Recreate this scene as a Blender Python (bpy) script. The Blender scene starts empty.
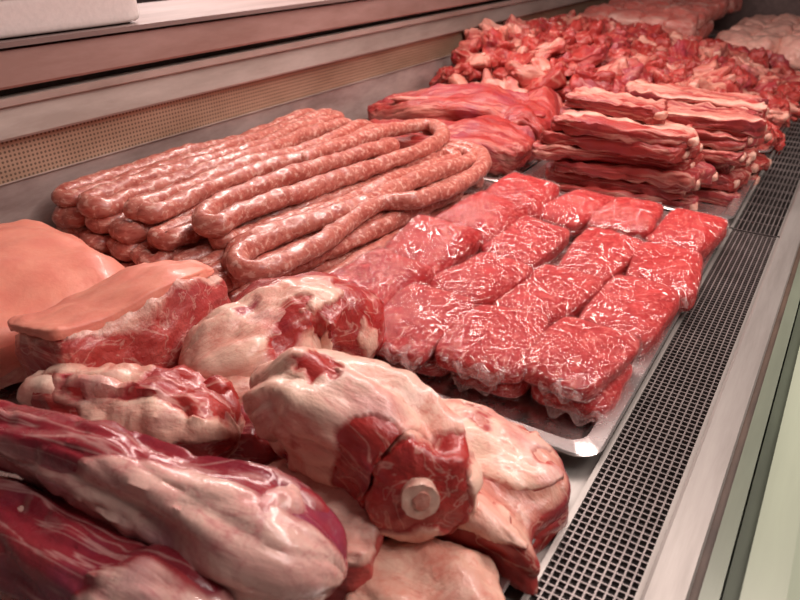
import bpy, math, random, bisect
from mathutils import Vector, Matrix, noise
random.seed(7)
sc = bpy.context.scene
COL = sc.collection
sc.view_settings.view_transform = 'Standard'
PI = math.pi

# ------------------------------------------------------------------ camera
H = 0.5; F = 700.0
VPX, VPY = 500.0, 375.0
pitch = math.atan2(VPY, F)
yaw = math.atan2(VPX, math.hypot(F, VPY))
hx, hy = -math.sin(yaw), math.cos(yaw)
W_ = Vector((hx*math.cos(pitch), hy*math.cos(pitch), -math.sin(pitch)))
U_ = Vector((hx*math.sin(pitch), hy*math.sin(pitch), math.cos(pitch)))
R_ = Vector((math.cos(yaw), math.sin(yaw), 0))
cam = bpy.data.cameras.new('camera'); camo = bpy.data.objects.new('camera', cam); COL.objects.link(camo)
camo.matrix_world = Matrix(((R_.x, U_.x, -W_.x, 0), (R_.y, U_.y, -W_.y, 0), (R_.z, U_.z, -W_.z, H), (0, 0, 0, 1)))
cam.sensor_width = 36; cam.lens = F/800*36
cam.clip_start = .01
cam.dof.use_dof = True; cam.dof.focus_distance = .92; cam.dof.aperture_fstop = 7.0
sc.camera = camo

def P(px, py, z=0.0):
    """point of the shop, on the level z, that a sight line of the survey reaches"""
    d = W_ + R_*((px-400)/F) + U_*((300-py)/F)
    t = -(H-z)/d.z
    return Vector((d.x*t, d.y*t, z))
def PP(px, py, z, rx, rz=None):
    p = P(px, py, z)
    return (p.x, p.y, p.z, rx, rz or rx)

# ------------------------------------------------------------------ node helpers
def c4(c):
    if isinstance(c, (tuple, list)) and len(c) == 3: return (c[0], c[1], c[2], 1)
    return c
class NT:
    def __init__(s, name):
        s.m = bpy.data.materials.new(name); s.m.use_nodes = True
        s.t = s.m.node_tree; s.t.nodes.clear()
        s.out = s.n('ShaderNodeOutputMaterial')
    def n(s, typ): return s.t.nodes.new(typ)
    def link(s, a, b): s.t.links.new(a, b)
    def set(s, inp, v):
        if isinstance(v, bpy.types.NodeSocket): s.link(v, inp)
        else: inp.default_value = v
    def math(s, op, a, b=0.0, clamp=False):
        nd = s.n('ShaderNodeMath'); nd.operation = op; nd.use_clamp = clamp
        s.set(nd.inputs[0], a); s.set(nd.inputs[1], b); return nd.outputs[0]
    def mix(s, f, a, b):
        nd = s.n('ShaderNodeMix'); nd.data_type = 'RGBA'
        s.set(nd.inputs[0], f); s.set(nd.inputs[6], c4(a)); s.set(nd.inputs[7], c4(b)); return nd.outputs[2]
    def noise(s, vec, scale, detail=4, rough=.55, dist=0):
        nd = s.n('ShaderNodeTexNoise')
        s.link(vec, nd.inputs['Vector']); nd.inputs['Scale'].default_value = scale
        nd.inputs['Detail'].default_value = detail; nd.inputs['Roughness'].default_value = rough
        nd.inputs['Distortion'].default_value = dist; return nd.outputs[0]
    def ramp(s, f, lo, hi):
        nd = s.n('ShaderNodeMapRange'); s.set(nd.inputs[0], f)
        nd.inputs[1].default_value = lo; nd.inputs[2].default_value = hi; return nd.outputs[0]
    def attr(s, name, kind='Fac'):
        nd = s.n('ShaderNodeAttribute'); nd.attribute_name = name; return nd.outputs[kind]
    def mapping(s, vec, sc3):
        nd = s.n('ShaderNodeMapping'); s.link(vec, nd.inputs[0]); nd.inputs['Scale'].default_value = sc3; return nd.outputs[0]
    def co(s):
        a = s.attr('co', 'Vector'); r = s.n('ShaderNodeObjectInfo').outputs['Random']
        k = s.math('MULTIPLY', r, 7.3)
        v = s.n('ShaderNodeVectorMath'); v.operation = 'ADD'; s.link(a, v.inputs[0]); s.link(k, v.inputs[1]); return v.outputs[0]
    def bump(s, h, strength, dist=.003):
        b = s.n('ShaderNodeBump'); b.inputs['Strength'].default_value = strength; b.inputs['Distance'].default_value = dist
        s.link(h, b.inputs['Height']); return b.outputs[0]
    def bsdf(s, col, rough=.4, metal=0, normal=None, coat=0, spec=.5, sss=0, coat_rough=.12):
        b = s.n('ShaderNodeBsdfPrincipled')
        s.set(b.inputs['Base Color'], c4(col)); s.set(b.inputs['Roughness'], rough); s.set(b.inputs['Metallic'], metal)
        b.inputs['Coat Weight'].default_value = coat; b.inputs['Coat Roughness'].default_value = coat_rough
        b.inputs['Specular IOR Level'].default_value = spec
        if sss:
            b.inputs['Subsurface Weight'].default_value = sss
            b.inputs['Subsurface Radius'].default_value = (1, .25, .2); b.inputs['Subsurface Scale'].default_value = .005
        if normal: s.link(normal, b.inputs['Normal'])
        return b
    def done(s, sh): s.link(sh.outputs[0], s.out.inputs[0]); return s.m

def meat(name, m1, m2, f1, f2, fatamp=1.2, sharp=4, nscale=18, stretch=.25, gscale=70, rough=.36, bump=.6,
         stain=(.50, .05, .05), stain_amt=.6, coat=.25, purple=.35, fold=1.0, sss=.08, sinew=.45):
    t = NT(name); co = t.co(); st = t.mapping(co, (1, 1, stretch))
    g = t.noise(st, gscale, 5, .6, .3)
    mus = t.mix(t.ramp(g, .35, .65), m1, m2)
    mem = t.noise(co, 14, 3, .5)
    mus = t.mix(t.math('MULTIPLY', t.ramp(mem, .52, .7), purple), mus, (.24, .045, .10))
    sw = t.noise(st, 26, 3, .5, 1.2)
    line = t.math('SUBTRACT', 1.0, t.ramp(t.math('ABSOLUTE', t.math('SUBTRACT', sw, .5)), .0, .022), True)
    mus = t.mix(t.math('MULTIPLY', line, sinew), mus, f1)
    pn = t.noise(st, nscale, 6, .62, .8)
    k = t.math('ADD', t.attr('fat'), t.math('MULTIPLY', t.math('SUBTRACT', pn, .5), fatamp))
    fac = t.math('ADD', t.math('MULTIPLY', t.math('SUBTRACT', k, .5), sharp), .5, True)
    fn = t.noise(st, 45, 4, .6, .5)
    fc = t.mix(t.ramp(fn, .35, .65), f1, f2)
    sn = t.noise(co, 14, 7, .68, 1.4)
    fc = t.mix(t.math('MULTIPLY', t.ramp(sn, .50, .66), stain_amt), fc, stain)
    vn = t.noise(st, 20, 4, .6, 2.0)
    vein = t.math('SUBTRACT', 1.0, t.ramp(t.math('ABSOLUTE', t.math('SUBTRACT', vn, .5)), .0, .012), True)
    fc = t.mix(t.math('MULTIPLY', vein, stain_amt*.7), fc, stain)
    pp = t.noise(co, 11, 3, .5)
    fc = t.mix(t.math('MULTIPLY', t.ramp(pp, .56, .72), purple*.85), fc, (.45, .17, .26))
    col = t.mix(fac, mus, fc)
    fine = t.noise(co, 170, 3)
    big = t.noise(st, 30, 6, .58, .8)
    hgt = t.math('ADD', t.math('ADD', t.math('MULTIPLY', g, .6), t.math('MULTIPLY', fine, .25)), t.math('ADD', t.math('MULTIPLY', big, fold), t.math('MULTIPLY', fac, .3)))
    rr = t.ramp(t.noise(co, 50, 2), .3, .7); rr = t.math('ADD', t.math('MULTIPLY', rr, .2), rough-.1)
    return t.done(t.bsdf(col, rr, normal=t.bump(hgt, bump, .007), coat=coat, sss=sss))

def plain(name, col, rough=.5, metal=0, var=.0, bump=0, scale=30, stretch=(1, 1, 1), col2=None, coat=0):
    t = NT(name); tc = t.n('ShaderNodeTexCoord').outputs['Object']; v = t.mapping(tc, stretch)
    n = t.noise(v, scale, 6, .65)
    c2 = col2 or tuple(x*(1-var) for x in col)
    c = t.mix(t.ramp(n, .36, .64), col, c2)
    r = t.math('ADD', t.math('MULTIPLY', n, .15), rough-.07)
    return t.done(t.bsdf(c, r, metal, t.bump(n, bump, .002) if bump else None, coat=coat))

M = {}
M['skin'] = meat('pork_skin', (.86, .33, .235), (.78, .25, .185), (.88, .375, .275), (.82, .29, .215), 1.4, 2, 7, 1, 30, .42, .2, (.78, .23, .18), .4, .10, 0, .3, .12, 0)
M['porkcut'] = meat('pork_cut', (.42, .04, .036), (.55, .10, .085), (.82, .52, .43), (.76, .40, .32), 1.5, 3.2, 18, .35, 60, .40, .6, stain_amt=.45, purple=.15)
M['muscle'] = meat('joint_muscle', (.33, .017, .017), (.47, .052, .043), (.80, .50, .41), (.70, .32, .26), 1.7, 4, 14, .25, 65, .33, .55, purple=.4, fold=.8, coat=.35)
M['fatsheet'] = meat('fat_sheet', (.36, .02, .02), (.50, .06, .05), (.86, .60, .47), (.80, .44, .345), 1.2, 2.4, 20, .35, 60, .38, .5, stain=(.60, .11, .085), stain_amt=.6, purple=.38, fold=.7, coat=.25)
M['membrane'] = meat('shank_membrane', (.25, .016, .03), (.40, .05, .058), (.84, .56, .475), (.76, .40, .355), 1.4, 2.2, 18, .12, 55, .28, .42, stain=(.50, .08, .11), stain_amt=.6, purple=.75, fold=.55, coat=.5)
M['shankmuscle'] = meat('shank_muscle', (.22, .013, .028), (.38, .045, .055), (.80, .51, .46), (.68, .31, .29), 1.7, 2.6, 14, .08, 50, .27, .42, purple=.75, fold=.55, coat=.5)
M['fatty'] = meat('fatty_joint', (.38, .024, .024), (.52, .07, .06), (.86, .60, .48), (.80, .45, .35), 1.6, 4, 12, .45, 60, .38, .5, stain=(.62, .13, .11), stain_amt=.55, purple=.3, fold=.8)
M['slabfat'] = meat('fatty_slab', (.28, .016, .016), (.42, .05, .042), (.85, .57, .44), (.78, .42, .32), 1.1, 3, 14, .5, 50, .38, .5, stain=(.62, .14, .10), stain_amt=.6, purple=.25, fold=.7, coat=.25)
M['flank'] = meat('flank_beef', (.28, .013, .012), (.43, .046, .037), (.74, .35, .27), (.56, .17, .135), 1.6, 3.5, 18, .08, 70, .42, 1.0, coat=.1, purple=.4)
M['lean'] = meat('lean_chunk', (.29, .015, .013), (.48, .058, .046), (.74, .36, .27), (.62, .21, .155), 1.7, 3, 18, .3, 45, .44, .9, coat=.12, purple=.35)
M['lean2'] = meat('fatty_chunk', (.36, .025, .021), (.52, .085, .066), (.79, .44, .34), (.70, .30, .23), 1.9, 3, 18, .3, 45, .44, .9, coat=.12, purple=.2)
M['rib'] = meat('rib_meat', (.24, .013, .011), (.39, .048, .038), (.77, .45, .345), (.64, .26, .20), 2.0, 3.5, 24, .07, 60, .46, .9, coat=.08, purple=.25)
M['chop'] = meat('chop_meat', (.58, .12, .095), (.68, .20, .165), (.84, .53, .45), (.78, .40, .33), 1.3, 4, 12, .5, 50, .48, .5, coat=.05, purple=.1)
M['chicken'] = meat('poultry', (.82, .43, .35), (.78, .35, .29), (.86, .55, .45), (.82, .47, .38), 1, 3, 14, .7, 40, .42, .4, stain=(.8, .32, .28), stain_amt=.4, coat=.2, purple=0)
M['bone'] = plain('bone', (.84, .62, .50), .42, 0, .0, .7, 60, col2=(.68, .34, .27), coat=.3)
M['ribbone'] = plain('rib_bone', (.76, .48, .38), .45, 0, .0, .5, 70, col2=(.56, .20, .15))
M['marrow'] = plain('marrow', (.60, .19, .15), .4, 0, 0, .6, 120, col2=(.78, .43, .34))

def sausage_mat():
    t = NT('fresh_sausage'); co = t.co()
    n = t.noise(co, 80, 4, .6); n2 = t.noise(co, 16, 3)
    base = t.mix(t.ramp(n, .35, .65), (.42, .105, .078), (.52, .17, .126))
    base = t.mix(t.math('MULTIPLY', t.ramp(n2, .45, .7), .5), base, (.59, .235, .18))
    sp = t.noise(co, 125, 3, .55, .3)
    col = t.mix(t.math('MULTIPLY', t.ramp(sp, .55, .62), .58), base, (.82, .54, .45))
    col = t.mix(t.math('MULTIPLY', t.ramp(sp, .44, .37), .6), col, (.31, .040, .03))
    h = t.math('ADD', n, t.math('MULTIPLY', sp, .5))
    return t.done(t.bsdf(col, .38, normal=t.bump(h, .5, .003), coat=.3, sss=.1))
M['sausage'] = sausage_mat()

def mince_mat():
    t = NT('minced_beef'); co = t.co()
    ds = t.noise(co, 40, 2); vv = t.n('ShaderNodeVectorMath'); vv.operation = 'MULTIPLY_ADD'
    t.link(ds, vv.inputs[0]); vv.inputs[1].default_value = (.03, .03, .03); t.link(co, vv.inputs[2])
    n = t.noise(co, 35, 5, .62, .5); sp = t.noise(vv.outputs[0], 135, 4, .6, .8)
    col = t.mix(t.ramp(n, .35, .65), (.43, .021, .023), (.56, .056, .052))
    col = t.mix(t.math('MULTIPLY', t.ramp(sp, .54, .64), .48), col, (.82, .36, .31))
    col = t.mix(t.math('MULTIPLY', t.ramp(sp, .46, .39), .55), col, (.27, .011, .012))
    h = t.math('ADD', n, t.math('MULTIPLY', sp, .6))
    return t.done(t.bsdf(col, .55, normal=t.bump(h, .35, .003), coat=.0, spec=.25, sss=.05))
M['mince'] = mince_mat()

def film_mat():
    t = NT('cling_film'); co = t.co()
    w = t.noise(t.mapping(co, (1, .25, 1)), 14, 3, .55, 2.0)
    w2 = t.noise(t.mapping(co, (.25, 1, 1)), 20, 3, .55, 1.6)
    r1 = t.math('ABSOLUTE', t.math('SUBTRACT', w, .5)); r2 = t.math('ABSOLUTE', t.math('SUBTRACT', w2, .5))
    h = t.math('ADD', r1, t.math('MULTIPLY', r2, .8))
    nb = t.bump(h, .9, .03)
    g = t.n('ShaderNodeBsdfGlossy'); g.inputs['Roughness'].default_value = .055; g.inputs['Color'].default_value = (1, .97, .97, 1); t.link(nb, g.inputs['Normal'])
    d = t.n('ShaderNodeBsdfDiffuse'); d.inputs['Color'].default_value = (.95, .72, .70, 1); t.link(nb, d.inputs['Normal'])
    tr = t.n('ShaderNodeBsdfTransparent')
    fr = t.n('ShaderNodeLayerWeight'); fr.inputs[0].default_value = .16; t.link(nb, fr.inputs[1])
    crease = t.math('SUBTRACT', 1.0, t.ramp(h, .0, .022), True)
    m1 = t.n('ShaderNodeMixShader'); t.link(t.math('MULTIPLY', crease, .26), m1.inputs[0]); t.link(tr.outputs[0], m1.inputs[1]); t.link(d.outputs[0], m1.inputs[2])
    m2 = t.n('ShaderNodeMixShader'); t.link(t.math('ADD', t.math('MULTIPLY', fr.outputs[0], .24), .095, True), m2.inputs[0]); t.link(m1.outputs[0], m2.inputs[1]); t.link(g.outputs[0], m2.inputs[2])
    return t.done(m2)
M['film'] = film_mat()
def fold_mat():
    t = NT('gathered_film'); co = t.co(); n = t.noise(t.mapping(co, (1, .2, 1)), 90, 4, .6, 1.0); nb = t.bump(n, 1.0, .01)
    b = t.bsdf((.90, .62, .59), .12, normal=nb); tr = t.n('ShaderNodeBsdfTransparent')
    m = t.n('ShaderNodeMixShader'); t.link(t.math('ADD', t.math('MULTIPLY', n, .45), .08), m.inputs[0]); t.link(tr.outputs[0], m.inputs[1]); t.link(b.outputs[0], m.inputs[2])
    return t.done(m)
M['filmfold'] = fold_mat()

M['steel'] = plain('brushed_steel', (.38, .365, .34), .46, .6, .0, .15, 30, (1, .08, 1), col2=(.27, .255, .235))
M['traymetal'] = plain('aluminium_tray', (.76, .71, .69), .26, .9, .15, .15, 25)
M['galv'] = plain('worn_grey_metal_panel', (.52, .43, .40), .5, .3, .0, .2, 14, (1, .3, 1), col2=(.29, .22, .20))
M['fascia'] = plain('reflection_tinted_fascia', (.48, .31, .275), .42, .3, .0, .1, 10, (1, .2, 1), col2=(.32, .185, .155))  # brownish red of the meat's reflection mixed into the metal's colour
M['shelf'] = plain('worn_shelf_board', (.26, .19, .17), .6, .1, .0, .1, 10, (1, .2, 1), col2=(.18, .12, .11))
M['rail'] = plain('pale_rail', (.58, .50, .45), .44, .4, .0, .1, 12, (1, .2, 1), col2=(.38, .31, .27))
M['black'] = plain('grille_wire', (.24, .21, .20), .38, .4, .3, .1)
M['duct'] = plain('duct_bottom', (.022, .017, .015), .7, 0, .4)
M['dark'] = plain('gap_shade_dark', (.035, .024, .02), .8, 0, .3)  # near-black colour standing for the shade inside the gap
M['endp'] = plain('grey_end_panel', (.20, .14, .13), .5, .2, .3)
M['gasket'] = plain('brown_gasket', (.10, .065, .045), .55, 0, .5, .3, 40, (1, .2, 1))
M['olive'] = plain('green_glass_edge', (.20, .24, .18), .3, .1, .35, .1, 12, (1, .1, 1), coat=.4)
M['green2'] = plain('dark_green_glass_joint', (.10, .125, .09), .35, 0, .4, .1, 20, (1, .1, 1))
M['palegreen'] = plain('painted_glass_glow', (.38, .45, .34), .25, 0, .25, 0, 6, (1, .1, 1), coat=.4)  # pale green glow of the front glass, put into the colour
M['foam'] = plain('white_foam', (.72, .66, .63), .6, 0, .1, .2, 120)
M['whiteplastic'] = plain('white_plastic', (.86, .80, .78), .4, 0, .05, 0)
M['floor'] = plain('floor_tile', (.22, .18, .16), .5, 0, .3, .1, 6)
M['wallm'] = plain('dark_wall', (.05, .03, .03), .7, 0, .3, .1, 6)

def perf():
    t = NT('perforated_beige_strip'); tc = t.n('ShaderNodeTexCoord').outputs['Object']
    v = t.mapping(tc, (0, 1/.0075, 1/.0075))
    f = t.n('ShaderNodeVectorMath'); f.operation = 'FRACTION'; t.link(v, f.inputs[0])
    d = t.n('ShaderNodeVectorMath'); d.operation = 'DISTANCE'; t.link(f.outputs[0], d.inputs[0]); d.inputs[1].default_value = (0, .5, .5)
    hole = t.ramp(d.outputs['Value'], .33, .25)
    n = t.noise(t.mapping(tc, (1, .3, 1)), 14, 5)
    c = t.mix(t.ramp(n, .3, .7), (.54, .39, .28), (.35, .24, .16))
    c = t.mix(t.math('MULTIPLY', hole, .75), c, (.06, .04, .03))
    return t.done(t.bsdf(c, .45, .3))
M['perf'] = perf()

# ------------------------------------------------------------------ object helpers
ORG = {}
def tag(o, label, cat, group=None, kind=None):
    if label: o['label'] = label
    if cat: o['category'] = cat
    if group: o['group'] = group
    if kind: o['kind'] = kind
    return o
def thing(name, loc, label, cat, group=None):
    o = bpy.data.objects.new(name, None); COL.objects.link(o); o.empty_display_size = .02
    o.location = loc; ORG[o] = Vector(loc); return tag(o, label, cat, group)

class Geo:
    def __init__(s): s.v = []; s.f = []; s.co = []; s.fat = []
    def box(s, x0, x1, y0, y1, z0, z1):
        k = len(s.v)
        for z in (z0, z1):
            for x, y in ((x0, y0), (x1, y0), (x1, y1), (x0, y1)): s.v.append(Vector((x, y, z)))
        s.co += s.v[k:]; s.fat += [0]*8
        s.f += [tuple(k+i for i in q) for q in ((3, 2, 1, 0), (4, 5, 6, 7), (0, 1, 5, 4), (1, 2, 6, 5), (2, 3, 7, 6), (3, 0, 4, 7))]
        return s
    def prism_y(s, prof, y0, y1):
        k = len(s.v); n = len(prof)
        for y in (y0, y1):
            for x, z in prof: s.v.append(Vector((x, y, z)))
        s.co += s.v[k:]; s.fat += [0]*(2*n)
        for i in range(n):
            j = (i+1) % n; s.f.append((k+i, k+j, k+n+j, k+n+i))
        s.f.append(tuple(k+i for i in range(n-1, -1, -1))); s.f.append(tuple(k+n+i for i in range(n)))
        return s
    def build(s, name, mat, parent=None, smooth=True, sharp=55):
        if parent is not None: org = ORG[parent]
        else:
            n = len(s.v); org = Vector((sum(p.x for p in s.v)/n, sum(p.y for p in s.v)/n, min(p.z for p in s.v)))
        me = bpy.data.meshes.new(name); me.from_pydata([p-org for p in s.v], [], s.f); me.update()
        a = me.attributes.new('co', 'FLOAT_VECTOR', 'POINT'); a.data.foreach_set('vector', [c for p in s.co for c in p])
        b = me.attributes.new('fat', 'FLOAT', 'POINT'); b.data.foreach_set('value', [float(x) for x in s.fat])
        if smooth:
            me.polygons.foreach_set('use_smooth', [True]*len(me.polygons))
            me.set_sharp_from_angle(angle=math.radians(sharp))
        me.materials.append(mat)
        o = bpy.data.objects.new(name, me); COL.objects.link(o); ORG[o] = org
        if parent is not None: o.parent = parent
        else: o.location = org
        return o

def frac(p, sc_, seed, octv=4):
    return noise.fractal(p*sc_ + Vector((seed*3.17, seed*1.31, seed*5.7)), 1.0, 2.0, octv)
def sm(a, b, x):
    t = min(max((x-a)/(b-a), 0), 1); return t*t*(3-2*t)
def shell(g, mask, off=.0025, under=.0025, soft=.16):
    """a torn sheet of fat lying on a piece: the surface of g, raised where mask > 0, sunk into the meat elsewhere,
    thinning to show the muscle through it toward its edge"""
    N = [Vector() for _ in g.v]
    for q in g.f:
        n = (g.v[q[1]]-g.v[q[0]]).cross(g.v[q[2]]-g.v[q[0]])
        if len(q) == 4: n += (g.v[q[2]]-g.v[q[0]]).cross(g.v[q[3]]-g.v[q[0]])
        for i in q: N[i] += n
    o = Geo(); o.f = list(g.f); o.co = list(g.co)
    for p, n, c in zip(g.v, N, g.co):
        k = mask(p, c); o.v.append(p+n.normalized()*(-under+(off+under)*sm(-soft, soft, k))); o.fat.append(.12+.88*sm(-.12, .38, k))
    return o

def spline(pts, step):
    out = []
    n = len(pts)
    for i in range(n-1):
        p0 = pts[max(i-1, 0)]; p1 = pts[i]; p2 = pts[i+1]; p3 = pts[min(i+2, n-1)]
        L = math.dist(p1[:3], p2[:3]); k = max(2, int(L/step))
        for j in range(k):
            t = j/k; t2 = t*t; t3 = t2*t
            out.append(tuple(.5*(2*b + (c-a)*t + (2*a-5*b+4*c-d)*t2 + (3*b-a-3*c+d)*t3) for a, b, c, d in zip(p0, p1, p2, p3)))
    out.append(tuple(pts[-1])); return out

def loft(ctrl, step=.009, m=28, e=2.0, amp=.004, ns=28, seed=0, flat=(False, False), fat=None, capf=1.0, endfat=0.0, ridge=0, groove=0, calm=0):
    dn = spline(ctrl, .003); cum = [0]
    for a, b in zip(dn, dn[1:]): cum.append(cum[-1]+math.dist(a[:3], b[:3]))
    L = cum[-1]
    def at(d):
        d = min(max(d, 0), L); i = min(max(bisect.bisect_right(cum, d)-1, 0), len(dn)-2)
        t = (d-cum[i])/max(cum[i+1]-cum[i], 1e-9)
        return [a+(b-a)*t for a, b in zip(dn[i], dn[i+1])]
    c0 = 0 if flat[0] else min(capf*(ctrl[0][3]+ctrl[0][4])/2, L*.45)
    c1 = 0 if flat[1] else min(capf*(ctrl[-1][3]+ctrl[-1][4])/2, L*.45)
    NC = 10
    ds = [(c0*(1-math.cos(k/NC*PI/2)), math.sin(k/NC*PI/2)) for k in range(1, NC)] if c0 else []
    nm = max(3, int((L-c0-c1)/step)); ds += [(c0+(L-c0-c1)*k/nm, 1) for k in range(nm+1)]
    if c1: ds += [(L-c1*(1-math.cos(k/NC*PI/2)), math.sin(k/NC*PI/2)) for k in range(NC-1, 0, -1)]
    g = Geo(); g.L = L; Z = Vector((0, 0, 1)); SV = Vector((seed*2.1, seed*.7, 0))
    def frame(d):
        a = Vector(at(d-.006)[:3]); b = Vector(at(d+.006)[:3]); T = (b-a).normalized()
        S = T.cross(Z).normalized(); return T, S, S.cross(T)
    for d, sca in ds:
        x, y, z, rx, rz = at(d); T, S, U = frame(d); c = Vector((x, y, z))
        fe = .15+.85*sm(0, calm, L-d) if calm else 1
        for i in range(m):
            th = 2*PI*i/m; cs, sn = math.cos(th), math.sin(th)
            if e != 2: q = (abs(cs)**e+abs(sn)**e)**(-1/e); cs *= q; sn *= q
            off = S*(rx*sca*cs)+U*(rz*sca*sn)
            p = c+off
            if amp:
                nrm = off.normalized()
                dsp = amp*frac(p, ns, seed)
                if ridge: dsp += -ridge*(abs(noise.noise(Vector((cs*1.5, sn*1.5, d*7))+SV))-.25)*fe
                if groove: dsp += -groove*fe*max(0, .16-abs(noise.noise(Vector((cs*1.3, sn*1.3, d*12))+SV*2)))/.16
                p = p+nrm*dsp*(.05+.95*sca**1.5)
                if sca < .95 and calm: p += T*(.007*frac(p, 50, seed+5))*(1-sca)
            g.v.append(p); g.co.append(Vector((rx*cs*sca, rz*sn*sca, d)))
            g.fat.append(fat(d/L, th) if fat else 0)
    nr = len(ds)
    for r in range(nr-1):
        for i in range(m):
            j = (i+1) % m; g.f.append((r*m+i, r*m+j, (r+1)*m+j, (r+1)*m+i))
    for end in (0, 1):
        base = 0 if end == 0 else (nr-1)*m
        d = 0 if end == 0 else L; x, y, z, rx, rz = at(d); T, S, U = frame(d); c = Vector((x, y, z)); sg = -1 if end == 0 else 1
        prev = base
        if flat[end]:
            for q in (.95, .85, .7, .55, .4, .2):
                k = len(g.v)
                for i in range(m):
                    p = c+(g.v[base+i]-c)*q+T*sg*(.06*rx*(1-q*q)+.12*rx*frac(g.v[base+i]*q+c*(1-q), 45, seed+3)*min(1, (1-q)*3))
                    g.v.append(p); g.co.append(p-c+Vector((0, 0, L))); g.fat.append(endfat if q < .9 else endfat+.3)
                for i in range(m):
                    j = (i+1) % m
                    g.f.append((prev+i, prev+j, k+j, k+i) if end else (prev+j, prev+i, k+i, k+j))
                prev = k
        k = len(g.v); tip = c if not flat[end] else c+T*sg*.06*rx
        g.v.append(tip); g.co.append(tip-c+Vector((0, 0, d))); g.fat.append(endfat if flat[end] else (fat(d/L, 0) if fat else 0))
        for i in range(m):
            j = (i+1) % m
            g.f.append((prev+i, prev+j, k) if end else (prev+j, prev+i, k))
    g.f = [tuple(reversed(q)) for q in g.f]
    return g

def slab(c, dims, rot=0, k=4, n=18, amp=.003, ns=30, seed=0, fat=None, warp=None, tilt=None, crumple=0, cs=45):
    """rounded, lumpy block: centre c, full sizes dims"""
    g = Geo(); idx = {}
    def vid(p):
        key = (round(p.x, 4), round(p.y, 4), round(p.z, 4))
        if key in idx: return idx[key]
        q = (abs(p.x)**k+abs(p.y)**k+abs(p.z)**k)**(-1/k); u = p*q
        l = Vector((u.x*dims[0]/2, u.y*dims[1]/2, u.z*dims[2]/2))
        nn = Vector((u.x/dims[0], u.y/dims[1], u.z/dims[2])).normalized()
        l2 = l+nn*amp*frac(l, ns, seed)
        if crumple: l2 += nn*crumple*(.3-abs(noise.noise(l*cs+Vector((seed, 2*seed, 0))))-.5*abs(noise.noise(l*2*cs+Vector((seed, 0, seed)))))
        if warp: l2 = warp(l2, u)
        g.v.append(l2); g.co.append(Vector((l.y, l.z, l.x))); g.fat.append(fat(u) if fat else 0)
        idx[key] = len(g.v)-1; return idx[key]
    A = PI/2*.94
    for ax in range(3):
        for sg in (-1, 1):
            for i in range(n):
                for j in range(n):
                    q = []
                    for a, b in ((i, j), (i+1, j), (i+1, j+1), (i, j+1)):
                        s = math.sin((a/n*2-1)*A)/math.sin(A); t = math.sin((b/n*2-1)*A)/math.sin(A)
                        p = [0, 0, 0]; p[ax] = sg; p[(ax+1) % 3] = s; p[(ax+2) % 3] = t
                        q.append(vid(Vector(p)))
                    g.f.append(tuple(q) if sg > 0 else tuple(reversed(q)))
    R = Matrix.Rotation(rot, 3, 'Z')
    if tilt: R = R @ Matrix.Rotation(tilt[0], 3, 'X') @ Matrix.Rotation(tilt[1], 3, 'Y')
    c = Vector(c); g.v = [R @ p + c for p in g.v]
    return g

# ------------------------------------------------------------------ the room and the case
YN, YF = -.3, 4.3
WX = -1.12
Geo().box(-3, 2.5, -1.5, 6, -1.0, -.95).build('floor', M['floor'], smooth=False)['kind'] = 'structure'
Geo().box(-3.1, -3, -1.5, 6, -.95, 2.4).build('wall_back', M['wallm'], smooth=False)['kind'] = 'structure'
Geo().box(-3.1, 2.5, 6, 6.1, -.95, 2.4).build('wall_far', M['wallm'], smooth=False)['kind'] = 'structure'

case = thing('display_case', (-.55, 2, -.95), 'long metal refrigerated butcher counter holding all the meat trays', 'display case')
Geo().box(-1.16, .06, YN, YF, -.95, -.06).build('cabinet_body', M['galv'], case, False)
Geo().box(WX, -.128, YN, YF, -.06, -.012).build('deck', M['steel'], case, False)
Geo().box(-.1285, -.036, YN, YF, -.06, -.045).build('air_duct', M['duct'], case, False)
Geo().prism_y([(WX-.03, -.012), (WX, -.012), (WX, .128), (WX+.004, .131), (WX-.03, .131)], YN, YF).build('back_panel', M['galv'], case, False)
Geo().box(WX-.03, WX-.002, YN, YF, .131, .199).build('perforated_strip', M['perf'], case, False)
Geo().prism_y([(WX-.03, .199), (WX+.012, .199), (WX+.014, .203), (WX+.004, .246), (WX+.012, .25), (WX+.012, .262), (WX-.03, .262)], YN, YF).build('upper_rail', M['rail'], case, False)
Geo().box(WX-.05, WX-.012, YN, YF, .262, .276).build('painted_gap_shade', M['dark'], case, False)  # solid strip; the gap's shade is put into its dark colour
Geo().prism_y([(WX-.05, .276), (WX+.014, .276), (WX+.016, .28), (WX+.008, .33), (WX-.05, .335)], YN, YF).build('rear_fascia', M['fascia'], case, False)
Geo().box(WX-.30, WX+.016, YN, YF, .335, .343).build('rear_shelf', M['shelf'], case, False)
Geo().box(WX, .06, YF, YF+.03, -.06, .45).build('end_panel', M['endp'], case, False)
Geo().prism_y([(-.042, -.06), (-.042, .004), (-.039, .006), (-.010, .006), (-.008, .004), (-.008, -.06)], YN, YF).build('front_rail', M['steel'], case, False)
Geo().box(-.008, -.001, YN, YF, -.06, .001).build('gasket', M['gasket'], case, False)
Geo().prism_y([(-.001, -.06), (-.001, .006), (.014, .009), (.016, -.06)], YN, YF).build('glass_edge', M['olive'], case, False)
Geo().prism_y([(.016, -.06), (.016, .003), (.028, .0), (.028, -.06)], YN, YF).build('glass_joint', M['green2'], case, False)
Geo().prism_y([(.028, -.06), (.028, .008), (.06, .016), (.30, -.05), (.30, -.06)], YN, YF).build('glass_reflection_ledge', M['palegreen'], case, False)  # opaque ledge standing in for the glass, its reflection painted on

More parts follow.
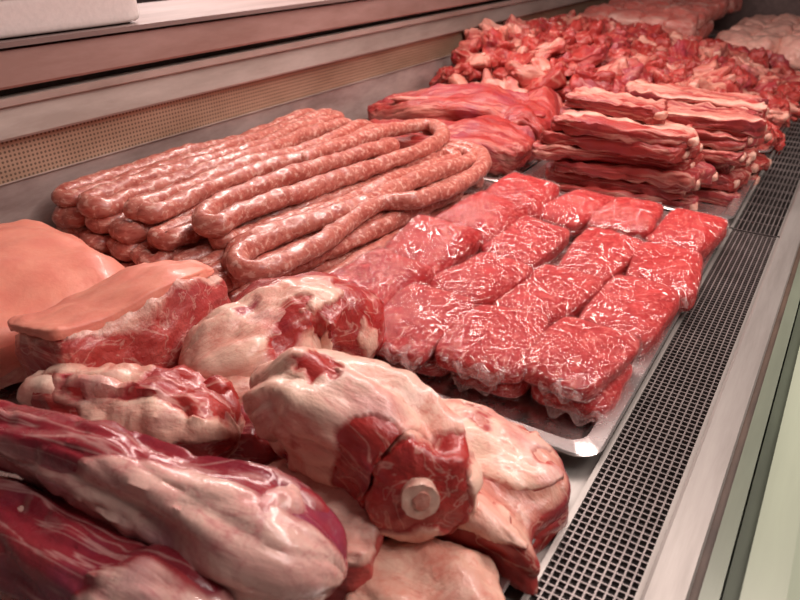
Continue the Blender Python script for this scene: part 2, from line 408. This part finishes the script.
def grille(y0, y1, pitch, label):
    g = Geo(); x0, x1 = -.1235, -.0455
    nb = 11
    for i in range(nb):
        x = x0+(x1-x0)*i/(nb-1); g.box(x-.0008, x+.0008, y0, y1, -.008, -.003)
    k = int((y1-y0)/pitch)
    for j in range(k+1):
        y = y0+(y1-y0)*j/k; g.box(x0, x1, y-.0008, y+.0008, -.0075, -.0032)
    fr = Geo().box(x0-.004, x0+.0015, y0-.001, y1+.001, -.012, -.001).box(x1-.0015, x1+.004, y0-.001, y1+.001, -.012, -.001)
    t = thing('air_grille', ((x0+x1)/2, (y0+y1)/2, -.012), label, 'grille', 'air grilles along the counter front')
    g.build('mesh_panel', M['black'], t, False); fr.build('grille_frame', M['steel'], t, False)
grille(-.1, 1.36, .0084, 'grey wire mesh air grille nearest the viewer, beside the bone joints and mince tray')
grille(1.37, 2.55, .055, 'grey slotted air grille beside the ribs and stewing chunks')
grille(2.56, 3.9, .055, 'grey slotted air grille at the far end beside the poultry tray')

def tray(x0, x1, y0, y1, label, mat='traymetal', h=.02, name='metal_tray', lip=.016):
    g = Geo()
    def rr(ins, r, z):
        out = []; a0_, a1_, b0_, b1_ = x0+ins, x1-ins, y0+ins, y1-ins
        for cx, cy, a0 in ((a1_-r, b0_+r, -PI/2), (a1_-r, b1_-r, 0), (a0_+r, b1_-r, PI/2), (a0_+r, b0_+r, PI)):
            for i in range(7):
                a = a0+PI/2*i/6; out.append(Vector((cx+r*math.cos(a), cy+r*math.sin(a), z)))
        return out
    zb = -.0118
    rings = [rr(lip+.012, .02, zb), rr(lip, .025, zb+h-.003), rr(.002, .03, zb+h-.002), rr(0, .03, zb+h-.003), rr(0, .03, zb+h-.0015), rr(.002, .029, zb+h), rr(lip+.001, .024, zb+h-.001), rr(lip+.013, .018, zb+.002)]
    for q in rings: g.v += q
    g.co = list(g.v); g.fat = [0]*len(g.v); n = 28
    for k in range(len(rings)-1):
        for i in range(n):
            j = (i+1) % n; g.f.append((k*n+i, k*n+j, (k+1)*n+j, (k+1)*n+i))
    g.f.append(tuple(range(n-1, -1, -1))); g.f.append(tuple(range((len(rings)-1)*n, len(rings)*n)))
    o = g.build(name, M[mat], None, True, 35); tag(o, label, 'tray', 'trays in the counter' if mat == 'traymetal' else None); return o
tray(-1.10, -.140, -.12, .565, 'metal tray under the large bone joints nearest the viewer')
tray(-1.105, -.585, .574, 1.345, 'metal tray under the coiled sausages by the back panel')
tray(-.575, -.1265, .580, 1.36, 'shallow metal tray under the wrapped mince packs, corner jutting forward', lip=.020, h=.022)
tray(-1.105, -.585, 1.355, 1.84, 'metal tray under the large red flank pieces')
tray(-.575, -.1265, 1.37, 1.86, 'metal tray under the stacked rib strips', lip=.018, h=.024)
tray(-1.105, -.1265, 1.87, 2.98, 'wide metal tray under the heap of stewing chunks', lip=.018, h=.03)
tray(-1.105, -.56, 3.0, 4.25, 'metal tray of chops at the far end by the back panel')
tray(-.54, -.128, 3.05, 4.25, 'white plastic tray of pale poultry at the far right end', 'whiteplastic', name='plastic_tray', h=.035)

t = thing('foam_box', (WX-.09, .5, .344), 'white foam box on the rear shelf, top left corner', 'box')
slab((WX-.10, .46, .374), (.2, .90, .058), k=16, n=10, amp=0).build('box_body', M['foam'], t)
slab((WX-.10, .46, .413), (.212, .915, .020), k=16, n=10, amp=0).build('lid', M['foam'], t)

# ------------------------------------------------------------------ bone joints, near left
def bone_at(parent, c, d, r, ln=.02, m=26):
    d = d.normalized(); a = c-d*ln; b = c+d*.004
    g = loft([(a.x, a.y, a.z, r*.9, r*.9), ((a.x+b.x)/2, (a.y+b.y)/2, (a.z+b.z)/2, r, r), (b.x, b.y, b.z, r*.98, r*1.05)], step=.003, m=m, amp=.0035, ns=60, seed=2, flat=(True, True))
    bo = g.build('bone', M['bone'], parent)
    a2 = b-d*.003; b2 = b+d*.0012
    loft([(a2.x, a2.y, a2.z, r*.50, r*.56), (b2.x, b2.y, b2.z, r*.46, r*.52)], step=.004, m=16, amp=.003, ns=90, seed=4, flat=(True, True)).build('marrow', M['marrow'], bo)
    return bo
def streak(c, seed, a=20, b=7):
    return noise.fractal(Vector((c.x*a+seed, c.y*a-seed, c.z*b+seed*2)), 1.0, 2.0, 4)

# skin-on slab
t = thing('pork_slab', (-.86, .43, 0), 'big smooth pink skin-on pork slab at the left edge below the sausages', 'pork')
slab((-.90, .42, .03), (.29, .25, .065), rot=-.15, k=5, seed=1, amp=.006, fat=lambda u: .7).build('meat', M['porkcut'], t)
def wa(l, u): l.z -= .030*max(0, u.x)**2*(u.z > 0)+.016*u.y**2*(u.z > 0); return l
slab((-.90, .425, .066), (.30, .265, .112), rot=-.15, k=5, n=26, seed=2, amp=.008, ns=12, warp=wa).build('skin', M['skin'], t)
# belly block
t = thing('pork_belly_block', (-.67, .455, 0), 'pork block with pink skin on top and red cut face, beside the skin-on slab', 'pork')
TB = (0, -.24)
def wb0(l, u): l.x += .009*math.sin(u.y*3+.5)-.005*u.y*u.y; l.z += .005*math.sin(u.y*4)-.005*u.y*u.y; return l
cb = Vector((-.645, .440, .050)); RB = -.04
slab(cb, (.120, .222, .146), rot=RB, k=9, n=44, seed=5, amp=.008, ns=24, crumple=.005, warp=wb0, tilt=TB, fat=lambda u: .08+.65*sm(.55, .98, u.z)+.3*sm(.7, .95, -u.z)+.20*math.sin(u.y*5+u.z*4)*sm(.5, .8, u.x)).build('meat', M['porkcut'], t)
Rb = Matrix.Rotation(RB, 3, 'Z') @ Matrix.Rotation(TB[1], 3, 'Y')
def wb(l, u): l = wb0(l, u); l.z -= .006*max(0, u.x)**2; return l
slab(Rb @ Vector((-.003, 0, .075))+cb, (.115, .219, .015), rot=RB, k=8, n=26, seed=6, amp=.004, warp=wb, tilt=TB).build('skin', M['skin'], t)
slab(Rb @ Vector((.058, .05, -.012))+cb, (.016, .045, .028), rot=RB, k=2.2, n=10, seed=8, amp=.004, tilt=TB).build('bone', M['bone'], t)
# shoulder joint
t = thing('fatty_joint', P(275, 350, 0), 'pale fat-covered shoulder joint behind the cut shank, below the sausage ends', 'meat joint')
g = loft([PP(186, 385, .045, .034), PP(232, 362, .06, .054, .050), PP(295, 326, .07, .060, .060), PP(345, 332, .058, .052, .054), PP(372, 350, .05, .036, .040)], seed=3, amp=.008, ns=18, ridge=.022, groove=.004, e=2.7, m=72, step=.0035, calm=.04,
     fat=lambda s, th: .25)
g.build('meat', M['muscle'], t)
shell(g, lambda p, c, L=g.L: streak(c, 3.3, 15, 10)*1.1+.30-.75*sm(.74, .92, c.z/L)).build('fat_sheet', M['fatsheet'], t)
loft([PP(200, 404, .05, .018), PP(235, 392, .055, .024), PP(268, 388, .05, .016)], seed=9, amp=.005, ns=40, m=20, fat=lambda s, th: .6).build('tendon', M['fatty'], t)
# scrap between the joints
t = thing('meat_scrap', P(250, 440, 0), 'dark red muscle scrap in the gap between shoulder joint, neck bone and cut shank', 'meat joint')
slab(P(256, 432, .025), (.10, .085, .06), rot=.5, k=3.2, n=26, seed=19, amp=.012, crumple=.004, fat=lambda u: .25).build('meat', M['muscle'], t)
# cut shank
t = thing('cut_shank', P(345, 440, 0), 'thick fat-covered shank with a sawn round bone end facing forward, in the middle foreground', 'meat joint')
E1 = P(420, 501, .088); dE = Vector((.58, -.74, .14)).normalized(); E0 = E1-dE*.05
dd = [PP(264, 412, .080, .036), PP(302, 402, .098, .046), PP(350, 422, .100, .050), (E0.x, E0.y, E0.z, .047, .046), (E1.x, E1.y, E1.z, .038, .039)]
g = loft(dd, seed=11, amp=.008, ns=18, ridge=.022, groove=.004, m=76, step=.0035, e=2.7, capf=.35, calm=.03, fat=lambda s, th: .2)
g.build('meat', M['muscle'], t)
shell(g, lambda p, c, L=g.L: noise.fractal(p*17+Vector((3, 1, 8)), 1, 2, 4)*1.0+.36-.50*sm(.90, .985, c.z/L)-.35*sm(.45, .62, c.z/L)*sm(.25, .8, c.x/.05)*sm(.98, .8, c.z/L)).build('fat_sheet', M['fatsheet'], t)
bone_at(t, E1+dE*.0015+Vector((0, 0, .003)), dE, .0160)
# breast slab
t = thing('fatty_slab', (-.265, .465, 0), 'flat pale fatty breast slab with dark red side, right foreground by the mince tray', 'meat joint')
def we(l, u): l.z += .008*math.sin(u.x*3+1)+.005*math.sin(u.y*4)-.010*max(0, u.x)**3; l.y += .010*math.sin(u.x*4); l.x += .010*math.sin(u.y*5); return l
g = slab((-.266, .460, .026), (.27, .160, .056), rot=.14, k=8, n=52, seed=12, amp=.008, ns=19, warp=we, crumple=.004, fat=lambda u: .02+.6*sm(.62, .93, u.z))
g.build('meat', M['slabfat'], t)
shell(g, lambda p, c: noise.fractal(p*18, 1, 2, 4)*.9+.32-3*sm(.048, .032, p.z), off=.003).build('fat_sheet', M['fatsheet'], t)
slab((-.285, .497, .053), (.10, .05, .020), rot=.3, k=2.6, n=22, seed=14, amp=.006, ns=40, fat=lambda u: .75).build('fat_cap', M['slabfat'], t)
# neck bone
t = thing('meaty_bone', P(140, 425, 0), 'reddish knobbly neck bone piece between the pork block and the long shank', 'meat joint')
g = loft([PP(42, 400, .05, .028), PP(105, 410, .055, .040), PP(175, 420, .055, .044), PP(238, 440, .045, .032)], seed=16, amp=.010, ns=21, ridge=.022, groove=.004, e=2.6, m=60, step=.0035, fat=lambda s, th: .25)
g.build('meat', M['muscle'], t)
shell(g, lambda p, c: streak(c, 5.7, 18, 12)*1.0-.05).build('fat_sheet', M['fatsheet'], t)
c = P(52, 388, .078); slab(c, (.065, .042, .034), rot=.4, k=2.3, n=14, seed=17, amp=.008).build('bone', M['bone'], t)
c = P(212, 396, .07); slab(c, (.05, .03, .035), rot=.9, k=2.6, n=16, seed=18, amp=.008, fat=lambda u: .1).build('muscle_end', M['muscle'], t)
# long shanks
t = thing('lamb_shank', P(160, 500, 0), 'long purple-red lamb shank widening to a pale fatty end, upper one at the lower left', 'meat joint', 'long shanks at the lower left')
g = loft([PP(-90, 394, .10, .020), PP(0, 434, .10, .024), PP(70, 456, .10, .031), PP(130, 480, .098, .034), PP(185, 504, .094, .037), PP(235, 526, .088, .048, .045), PP(282, 548, .078, .047, .042), PP(318, 566, .066, .034, .031), PP(342, 580, .058, .017, .017)], seed=21, amp=.004, ns=14, ridge=.014, groove=.003, m=76, step=.0035, e=2.4, fat=lambda s, th: .22+.18*math.sin(th*2+s*3))
g.build('meat', M['shankmuscle'], t)
shell(g, lambda p, c, L=g.L: streak(c, 2.9, 13, 2.8)*1.0-.50+.74*sm(.50, .72, c.z/L)-.35*sm(.90, 1, c.z/L), off=.002, under=.002).build('fat_sheet', M['membrane'], t)
loft([PP(10, 410, .104, .006, .004), PP(90, 438, .114, .009, .006), PP(150, 465, .120, .010, .006), PP(205, 494, .118, .007, .004)], seed=22, amp=.002, m=14, fat=lambda s, th: .8).build('tendon', M['membrane'], t)
slab(P(258, 516, .107), (.065, .056, .040), rot=.6, k=2.4, n=24, seed=27, amp=.008, ns=30, fat=lambda u: .75).build('knuckle', M['membrane'], t)
t = thing('lamb_shank', P(90, 575, 0), 'purple-red lamb shank lying lowest in the corner under the longer one', 'meat joint', 'long shanks at the lower left')
g = loft([PP(-90, 492, .05, .028), PP(10, 528, .052, .036), PP(80, 566, .052, .041), PP(120, 588, .051, .040), PP(175, 616, .05, .047, .045), PP(235, 652, .045, .03)], seed=25, amp=.004, ns=14, ridge=.014, groove=.003, m=76, step=.0035, e=2.4, fat=lambda s, th: .22+.18*math.sin(th*2+s*3))
g.build('meat', M['shankmuscle'], t)
shell(g, lambda p, c, L=g.L: streak(c, 8.3, 13, 2.8)*1.0-.46+.55*sm(.5, .8, c.z/L), off=.002, under=.002).build('fat_sheet', M['membrane'], t)
loft([PP(0, 502, .076, .006, .004), PP(70, 536, .083, .009, .006), PP(140, 577, .084, .007, .004)], seed=26, amp=.002, m=14, fat=lambda s, th: .8).build('tendon', M['membrane'], t)
# block and slab at the bottom
t = thing('pork_cutlet_block', P(312, 535, 0), 'pink cut block tucked under the long shank in the bottom middle', 'meat joint')
slab(P(316, 530, .028), (.12, .12, .064), rot=.5, k=7, n=30, seed=31, amp=.008, crumple=.005, fat=lambda u: .2+.6*sm(.6, .9, u.z)).build('meat', M['porkcut'], t)
t = thing('pale_slab', P(425, 592, 0), 'low pale slab at the bottom edge in front of the fatty breast slab', 'meat joint')
slab(P(425, 592, .018), (.13, .10, .04), rot=.2, k=3, n=24, seed=33, amp=.008, crumple=.003, fat=lambda u: .45+.3*u.z).build('meat', M['slabfat'], t)

# ------------------------------------------------------------------ sausages
SG = 'coiled fresh sausages on the metal tray'
SR = .0164
def rope(pts, label, seed):
    rnd = random.Random(seed)
    c = []
    for i, (x, y, z) in enumerate(pts):
        r = SR*rnd.uniform(.91, 1.08); c.append((x, y, z, r, r))
    o = loft(c, step=.007, m=18, amp=.0038, ns=30, seed=seed, capf=1.3).build('sausage', M['sausage'])
    tag(o, label, 'sausage', SG); return o
def fold(xs, z, seed, label, yn=.63, yf=1.28, drift=0., first='far', bends=None, dive=.028):
    """one long rope folded back and forth: runs at the given xs, joined by U-bends alternately near and far;
    bends gives the reach of each bend"""
    rnd = random.Random(seed); pts = []; far = first == 'far'; n = len(xs)
    B = bends or [(yn if (k % 2 == 0) == far else yf)+rnd.uniform(-.014, .014) for k in range(n-1)]
    D = lambda y: drift*(y-.62)
    ph = rnd.uniform(0, 6)
    for k, x in enumerate(xs):
        w0 = abs(xs[k]-xs[k-1])/2 if k else .03
        w1 = abs(xs[k+1]-xs[k])/2 if k < n-1 else .03
        ystart = (B[k-1] if k else (yf if far else yn)); yend = (B[k] if k < n-1 else (yn if far else yf))
        sgn = 1 if yend > ystart else -1
        a, b = ystart+sgn*w0, yend-sgn*w1
        if k == 0 and dive: pts.append((x+D(ystart), ystart-sgn*.012, z-dive))
        for j in range(6):
            y = a+(b-a)*j/5; pts.append((x+D(y)+.011*math.sin(y*14+ph)+rnd.uniform(-.004, .004), y, z+rnd.uniform(-.004, .005)))
        if k == n-1:
            if dive: pts.append((x+D(yend), yend+sgn*.012, z-dive))
        else:
            xm = (x+xs[k+1])/2; q = (xs[k+1]-x)/2
            for ang in (40, 90, 140):
                c_, s_ = math.cos(math.radians(ang)), math.sin(math.radians(ang))
                y = b+sgn*w1*s_; pts.append((xm-q*c_+D(y), y, z))
        far = not far
    return rope(pts, label, seed)
dz_ = .0302
z0 = .0090; z1 = z0+dz_; z2 = z1+dz_; z3 = z2+dz_
sp = .0345
for i, (xa, dr, yn, lab) in enumerate([(-1.078, .0, .632, 'lowest sausage loop against the back panel, mostly under others'), (-1.009, .0, .622, 'lowest sausage loop, second from the back panel'),
        (-.940, .02, .610, 'lowest sausage loop peeping out behind the pork slab'), (-.871, .04, .616, 'lowest sausage loop in the middle of the near ends'), (-.802, .06, .612, 'lowest sausage loop, third from the mince packs'),
        (-.733, .08, .606, 'lowest sausage loop, second from the mince packs'), (-.664, .06, .625, 'lowest sausage loop lying right beside the mince packs')]):
    fold([xa, xa+sp], z0, 40+i, lab, yn, 1.25, dr, dive=0)
for i, (xa, dr, yn, lab) in enumerate([(-1.076, .0, .640, 'second-layer sausage loop nearest the back panel'), (-1.007, .02, .624, 'second-layer sausage loop with near bend beside the skin-on slab'),
        (-.938, .05, .618, 'second-layer sausage loop bending above the pork slab corner'), (-.869, .07, .626, 'second-layer sausage loop under the middle of the pile'), (-.800, .09, .634, 'second-layer sausage loop behind the front coil'), (-.731, .12, .630, 'second-layer sausage loop just below the large front coil')]):
    fold([xa, xa+sp], z1, 60+i, lab, yn, 1.28, dr)
rope([(-.664+.12*(y-.66), y, z1) for y in (.66, .78, .92, 1.06, 1.18)], 'straight second-layer sausage beside the front coil and the mince packs', 70)
fold([-1.074, -1.039, -1.004, -.969], z2, 80, 'third-layer sausage folded four times by the back panel', .632, 1.30, .0)
fold([-.934, -.899], z2, 81, 'third-layer sausage loop in the middle of the near ends', .640, 1.30, .04)
fold([-.728, -.864, -.830, -.762, -.796], z2, 82, 'long sausage wound into nested bends, just behind the front coil', .672, 1.26, .16, 'near', bends=[1.320, .648, 1.285, .70])
S = lambda px, py, z=z2: tuple(P(px, py, z))
rope([S(404, 176), S(352, 201), S(302, 224), S(256, 245), S(238, 258), S(248, 271), S(276, 265), S(320, 243), S(352, 220), S(380, 203, z2+.003), S(414, 200, z2+.002), S(454, 187), S(482, 167), S(476, 151), S(452, 149), S(428, 162, z2-.002)],
     'large front sausage coil with wide bends at both ends, lying next to the mince packs', 95)
fold([-1.076, -1.041, -1.006, -.971], z3, 98, 'fourth-layer sausage folded four times at the back of the pile', .640, 1.32, .01)
fold([-.934, -.900], z3, 97, 'fourth-layer sausage loop between the back folds and the tight looped one', .672, 1.31, .05)
rope([S(300, 161, z3), S(350, 143, z3), S(398, 129, z3-.002), S(430, 125, z3-.004), S(442, 135, z3-.004), S(426, 148, z3-.003), S(382, 164, z3-.002), S(312, 188, z3), S(244, 212, z3), S(216, 226, z3-.002), S(202, 219, z3), S(226, 200, z3), S(292, 175, z3), S(352, 156, z3), S(398, 144, z3-.004)],
     'upper sausage looped back on itself with tight bends, middle of the pile', 99)

# ------------------------------------------------------------------ mince packs
rowname = ['front row', 'second row', 'third row', 'back row']
def pack(c, dims, rot, seed, label, tilt=None):
    t = thing('mince_pack', (c[0], c[1], c[2]-dims[2]/2), label, 'mince pack', 'plastic-wrapped mince packs in the tray')
    rnd = random.Random(seed); a, b, cc = rnd.uniform(-.08, .08), rnd.uniform(-.10, .10), rnd.uniform(-.12, .12)
    def wp(l, u):
        e = max(abs(u.x), abs(u.y)); f = 1-.34*e**3.5
        l.z *= f if l.z > 0 else (1-.3*e**3)
        l.z += .003*math.sin(u.y*2+seed)
        l.x += a*l.y+cc*l.x*u.y; l.y += b*l.x; return l
    slab(c, dims, rot, 5.4, 20, .004, 20, seed, tilt=tilt, warp=wp).build('mince', M['mince'], t)
    d2 = (dims[0]+.004, dims[1]+.006, dims[2]+.0035)
    fl = slab(c, d2, rot, 5.6, 34, .004, 20, seed, tilt=tilt, warp=wp, crumple=.0045, cs=36).build('film', M['film'], t)
    R = Matrix.Rotation(rot, 3, 'Z')
    if tilt: R = R @ Matrix.Rotation(tilt[0], 3, 'X') @ Matrix.Rotation(tilt[1], 3, 'Y')
    def wf(l, u): l.z += .004*math.sin(u.x*7+seed)*(1-.5*u.y); return l
    q = R @ Vector((rnd.uniform(-.2, .2)*dims[0], -dims[1]*.47, -.002))+Vector(c)
    slab(q, (dims[0]*rnd.uniform(.45, .7), .026, dims[2]*.45), rot+rnd.uniform(-.15, .15), 3, 18, .004, 60, seed+.3, tilt=tilt, warp=wf, crumple=.006, cs=80).build('film_fold', M['filmfold'], fl)
    return t
cent = {(0, 1): (417, 317), (0, 2): (496, 334), (0, 3): (578, 350), (1, 1): (478, 273), (1, 2): (548, 284), (1, 3): (631, 298),
        (2, 1): (526, 230), (2, 2): (601, 246), (2, 3): (667, 262), (3, 1): (578, 199), (3, 2): (629, 210), (3, 3): (688, 225)}
for (r, ci), (px, py) in cent.items():
    p = P(px, py, .050); rnd = random.Random(r*7+ci)
    sx = (.108, .103, .101, .098)[r]+rnd.uniform(-.004, .005); sy = .163 if r else .148
    hh = .032 if r == 0 else .045
    pack((p.x, p.y, .050-hh/2+(.008 if r == 0 else rnd.uniform(-.005, .005))), (sx, sy, hh), rnd.uniform(-.16, .05), 100+r*9+ci,
         'flat wrapped mince pack, %s of the tray, %s' % (rowname[r], {1: 'next to the tall left column', 2: 'middle column', 3: 'column by the air grille'}[ci]),
         tilt=(rnd.uniform(.03, .09), rnd.uniform(-.05, .05)))
for i, (px, py) in enumerate([(366, 272), (426, 232), (482, 203), (522, 180)]):
    p = P(px, py, .073); hh = (.076, .072, .070, .068)[i]
    pack((p.x, p.y, hh/2-.004), (.116, (.185, .175, .165, .16)[i], hh), (-.14, .05, -.07, .08)[i], 150+i, 'bulky mince pack in the raised left column by the sausages, ' + ['nearest the viewer', 'second from near end', 'third from near end', 'furthest one'][i], tilt=(.11, .12))
for i, x in enumerate((-.392, -.288, -.193)):
    pack((x, .702+i*.010, .0080), (.104, .134, .032), .06, 170+i, 'flattened mince pack underneath the front row, ' + ['left one', 'middle one', 'right one by the tray corner'][i])

# ------------------------------------------------------------------ flank pieces
def flank(c, dims, rot, seed, label, taper, tilt):
    t = thing('flank_piece', (c[0], c[1], -.01), label, 'beef', 'large red flank pieces')
    def wf(l, u):
        f = 1-taper*sm(.1, -1, u.x)*.6-.25*sm(.4, 1, u.x); l.y *= f; l.z *= .6+.4*f
        l.z += .010*math.sin(u.x*3+seed)+.005*math.sin(u.y*5+u.x*3); l.y += .02*math.sin(u.x*2.5+seed); return l
    slab(c, dims, rot, 4.5, 36, .012, 17, seed, fat=lambda u: .12+.3*sm(.6, .9, abs(u.y))+.15*math.sin(u.y*9+u.x*3), warp=wf, tilt=tilt, crumple=.006).build('meat', M['flank'], t)
    R = Matrix.Rotation(rot, 3, 'Z'); q = R @ Vector((-.05*dims[0], -.22*dims[1], dims[2]*.42))+Vector(c)
    slab(q, (dims[0]*.6, dims[1]*.10, .010), rot+.1, 2.8, 14, .006, 30, seed+1, fat=lambda u: .5, tilt=tilt).build('fat_strip', M['flank'], t)
flank((-.80, 1.44, .042), (.46, .19, .080), .04, 201, 'broad dark red flank piece right behind the far sausage bends', .5, (.12, 0))
flank((-.86, 1.62, .07), (.46, .19, .09), .12, 202, 'long red flank piece lying by the back panel, pointed at its left end', .8, (.15, -.03))
flank((-.645, 1.66, .06), (.14, .26, .10), .15, 203, 'smaller red beef piece wedged beside the rib stack', .2, (.1, .1))

# ------------------------------------------------------------------ rib strips
RG = 'rib strips stacked in the tray'
def ribstrip(c, L, wd, th, rot, seed, label):
    t = thing('rib_strip', (c[0], c[1], c[2]-th/2), label, 'ribs', RG)
    rnd = random.Random(seed); ph = rnd.uniform(0, 6); tp = rnd.uniform(-.16, .16); dr = rnd.uniform(.0, .003)
    def wr(l, u):
        l.z *= 1+tp*u.x+.08*math.sin(u.x*3+ph); l.z += .002*math.sin(u.x*1.8+ph)-dr*abs(u.x)**3; l.y += .004*math.sin(u.x*3+ph*2); l.x += .012*math.sin(u.y*3+ph); return l
    slab(c, (L, wd, th), rot, 9, 26, .008, 34, seed, fat=lambda u: .14+.30*sm(.5, .95, u.z)+.16*sm(.6, .95, -u.z)+.14*math.sin(u.z*4+ph), warp=wr, crumple=.006).build('meat', M['rib'], t)
    R = Matrix.Rotation(rot, 3, 'Z')
    for dy in (-.27, .2):
        q = R @ Vector((L/2-.007+.012*math.sin(dy*6+ph), dy*wd, -dr)) + Vector(c)
        slab(q, (.024, .030, th*.55), rot, 3, 8, .003, 60, seed).build('bone', M['ribbone'], t)
k = 0
order = ['bottom', 'second', 'third', 'fourth', 'fifth', 'sixth', 'seventh']
for st, (cx, cy, L, rot, lab) in enumerate([(-.360, 1.445, .30, .09, 'front rib stack'), (-.305, 1.565, .32, .05, 'middle rib stack'), (-.29, 1.69, .32, -.02, 'rear rib stack')]):
    nl = (6, 6, 6)[st]
    for i in range(nl):
        rnd = random.Random(300+k)
        pos = 'topmost' if i == nl-1 else order[i]+' strip up' if i else 'bottom strip'
        k += 1
        ribstrip((cx+rnd.uniform(-.022, .022), cy+rnd.uniform(-.010, .010), .005+(.0262, .0288, .030)[st]*i+.002*rnd.random()), L+rnd.uniform(-.04, .015), .122, (.030, .0325, .034)[st], rot+rnd.uniform(-.10, .10), 300+k, 'thick red rib slab, pale bone ends, %s in the %s' % (pos, lab))
ribstrip((-.46, 1.81, .10), .24, .10, .034, .25, 380, 'short rib strip lying loose between the rib stacks and the chunk heap')
ribstrip((-.41, 1.50, .168), .21, .09, .030, -.18, 381, 'short rib strip lying askew on top of the front and middle stacks')

# ------------------------------------------------------------------ stewing chunks
protos = []
for i in range(14):
    rnd = random.Random(500+i); d = (rnd.uniform(.060, .115), rnd.uniform(.042, .072), rnd.uniform(.034, .054)); kind = (0, 1, 0, 2, 0)[i % 5]
    a, b, e = rnd.uniform(-.5, .5), rnd.uniform(-.4, .4), rnd.uniform(-.35, .35)
    def wc(l, u, a=a, b=b, e=e):
        l.y += a*l.x*.6; l.z += b*l.x*.5; l.y *= 1+e*u.x; l.z *= 1-e*u.y*.6; return l
    g = slab((0, 0, d[2]/2), d, 0, rnd.choice((3.5, 4.5, 6)), 16, .018, 24, 500+i, warp=wc, crumple=.006, fat=(lambda u: .2) if kind == 0 else (lambda u: .34+.25*u.z))
    t = thing('stewing_chunk', (0, 0, 0), '', 'beef')
    g.build('meat', M['lean'] if kind != 1 else M['lean2'], t, True, 42)
    if kind == 1: slab((0, 0, d[2]*.93), (d[0]*.7, d[1]*.35, .012), .3, 3, 8, .006, 40, 560+i, fat=lambda u: .6).build('fat_edge', M['lean2'], t)
    if kind == 2: slab((d[0]*.42, 0, d[2]*.6), (.022, .022, .020), 0, 2.5, 8, .003, 40, 560+i).build('bone', M['ribbone'], t)
    protos.append((t, kind, list(t.children)))
used = set()
CL = [('lean dark red stewing beef chunk in the heap beyond the ribs', 'lean stewing chunks in the heap'),
      ('stewing beef chunk with a pale fat edge in the heap beyond the ribs', 'fat-edged stewing chunks in the heap'),
      ('stewing beef chunk with a bone end in the heap beyond the ribs', 'bone-in stewing chunks in the heap')]
def place_chunk(x, y, z, rnd):
    i = rnd.randrange(len(protos)); o, kind, kids = protos[i]
    if i in used:
        c = o.copy(); COL.objects.link(c)
        for ch in kids:
            d = ch.copy(); COL.objects.link(d); d.parent = c
    else: used.add(i); c = o
    c.location = (x, y, z); c.rotation_euler = (rnd.uniform(-.6, .6), rnd.uniform(-.6, .6), rnd.uniform(0, 6.28))
    s = rnd.uniform(.85, 1.25); c.scale = (s, s, s)
    tag(c, CL[kind][0], 'beef', CL[kind][1])
def heap(x, y):
    f = sm(1.84, 2.15, y)*sm(-.12, -.42, x)
    g = .50+.50*sm(-.35, -.85, x)
    return -.004+.135*f*g-.03*sm(2.4, 2.95, y)*g
rnd = random.Random(77)
nx, ny = 14, 16
for i in range(nx+1):
    for j in range(ny+1):
        x = -1.06+.885*i/nx+rnd.uniform(-.016, .016); y = 1.91+1.03*j/ny+rnd.uniform(-.016, .016)
        place_chunk(x, y, heap(x, y)+rnd.uniform(-.006, .024), rnd)
for i in range(8):
    for j in range(4):
        x = -1.04+.80*i/7+rnd.uniform(-.02, .02); y = 1.93+.32*j/3+rnd.uniform(-.02, .02)
        if heap(x, y) > .045: place_chunk(x, y, heap(x, y)-.040, rnd)

# ------------------------------------------------------------------ far trays
rnd = random.Random(88)
nm = 0
for l in range(3):
    for i in range(4):
        for j in range(7):
            if l < 2 and j > 2: continue
            if l == 2 and j > 6: continue
            x, y, z = -1.02+i*.125+rnd.uniform(-.008, .008)+(l*.02 if i < 3 else 0), 3.05+j*.165+l*.03, -.008+l*.066
            t = thing('pork_chop', (x, y, z), 'pinkish red chop piled in the far end tray by the back panel', 'pork', 'chops in the far end tray')
            slab((x, y, z+.035), (.14, .17, .06), rnd.uniform(-.25, .25), 4.5, 14, .012, 14, 700+nm, fat=lambda u: .22+.35*abs(u.y), tilt=(rnd.uniform(.1, .3), rnd.uniform(-.2, .2)), crumple=.004).build('meat', M['chop'], t)
            slab((x, y+.07, z+.04), (.11, .025, .04), rnd.uniform(-.2, .2), 2.6, 8, .003, 30, 740+nm, fat=lambda u: .9).build('fat_rim', M['chop'], t)
            nm += 1
posr = ['front', 'second', 'third', 'rear']; posc = ['left', 'middle', 'right']
for i in range(12):
    x = -.45+(i % 3)*.115; y = 3.22+(i//3)*.265
    o = slab((x, y, .060), (.13, .23, .115), random.Random(i).uniform(-.4, .4), 2.8, 20, .022, 12, 800+i, fat=lambda u: .5, crumple=.004).build('poultry_piece', M['chicken'])
    tag(o, 'pale pink raw poultry piece, %s row %s in the white far tray' % (posr[i//3], posc[i % 3]), 'poultry', 'pale poultry pieces')

# ------------------------------------------------------------------ lights
def area(name, loc, target, size, energy, col):
    l = bpy.data.lights.new(name, 'AREA'); l.shape = 'RECTANGLE'; l.size, l.size_y = size; l.energy = energy; l.color = col
    o = bpy.data.objects.new(name, l); COL.objects.link(o); o.location = loc
    o.rotation_euler = (Vector(target)-Vector(loc)).to_track_quat('-Z', 'Y').to_euler(); return o
area('case_lamp', (-.74, 1.50, 1.15), (-.53, 1.45, 0), (.10, 4.0), 66, (1, .80, .745))
area('shop_lamp', (.9, .7, 1.9), (-.4, .7, 0), (.5, 1.6), 19, (1, .86, .81))
w = bpy.data.worlds.new('world'); sc.world = w; w.use_nodes = True
w.node_tree.nodes['Background'].inputs[0].default_value = (1, .72, .67, 1); w.node_tree.nodes['Background'].inputs[1].default_value = .075
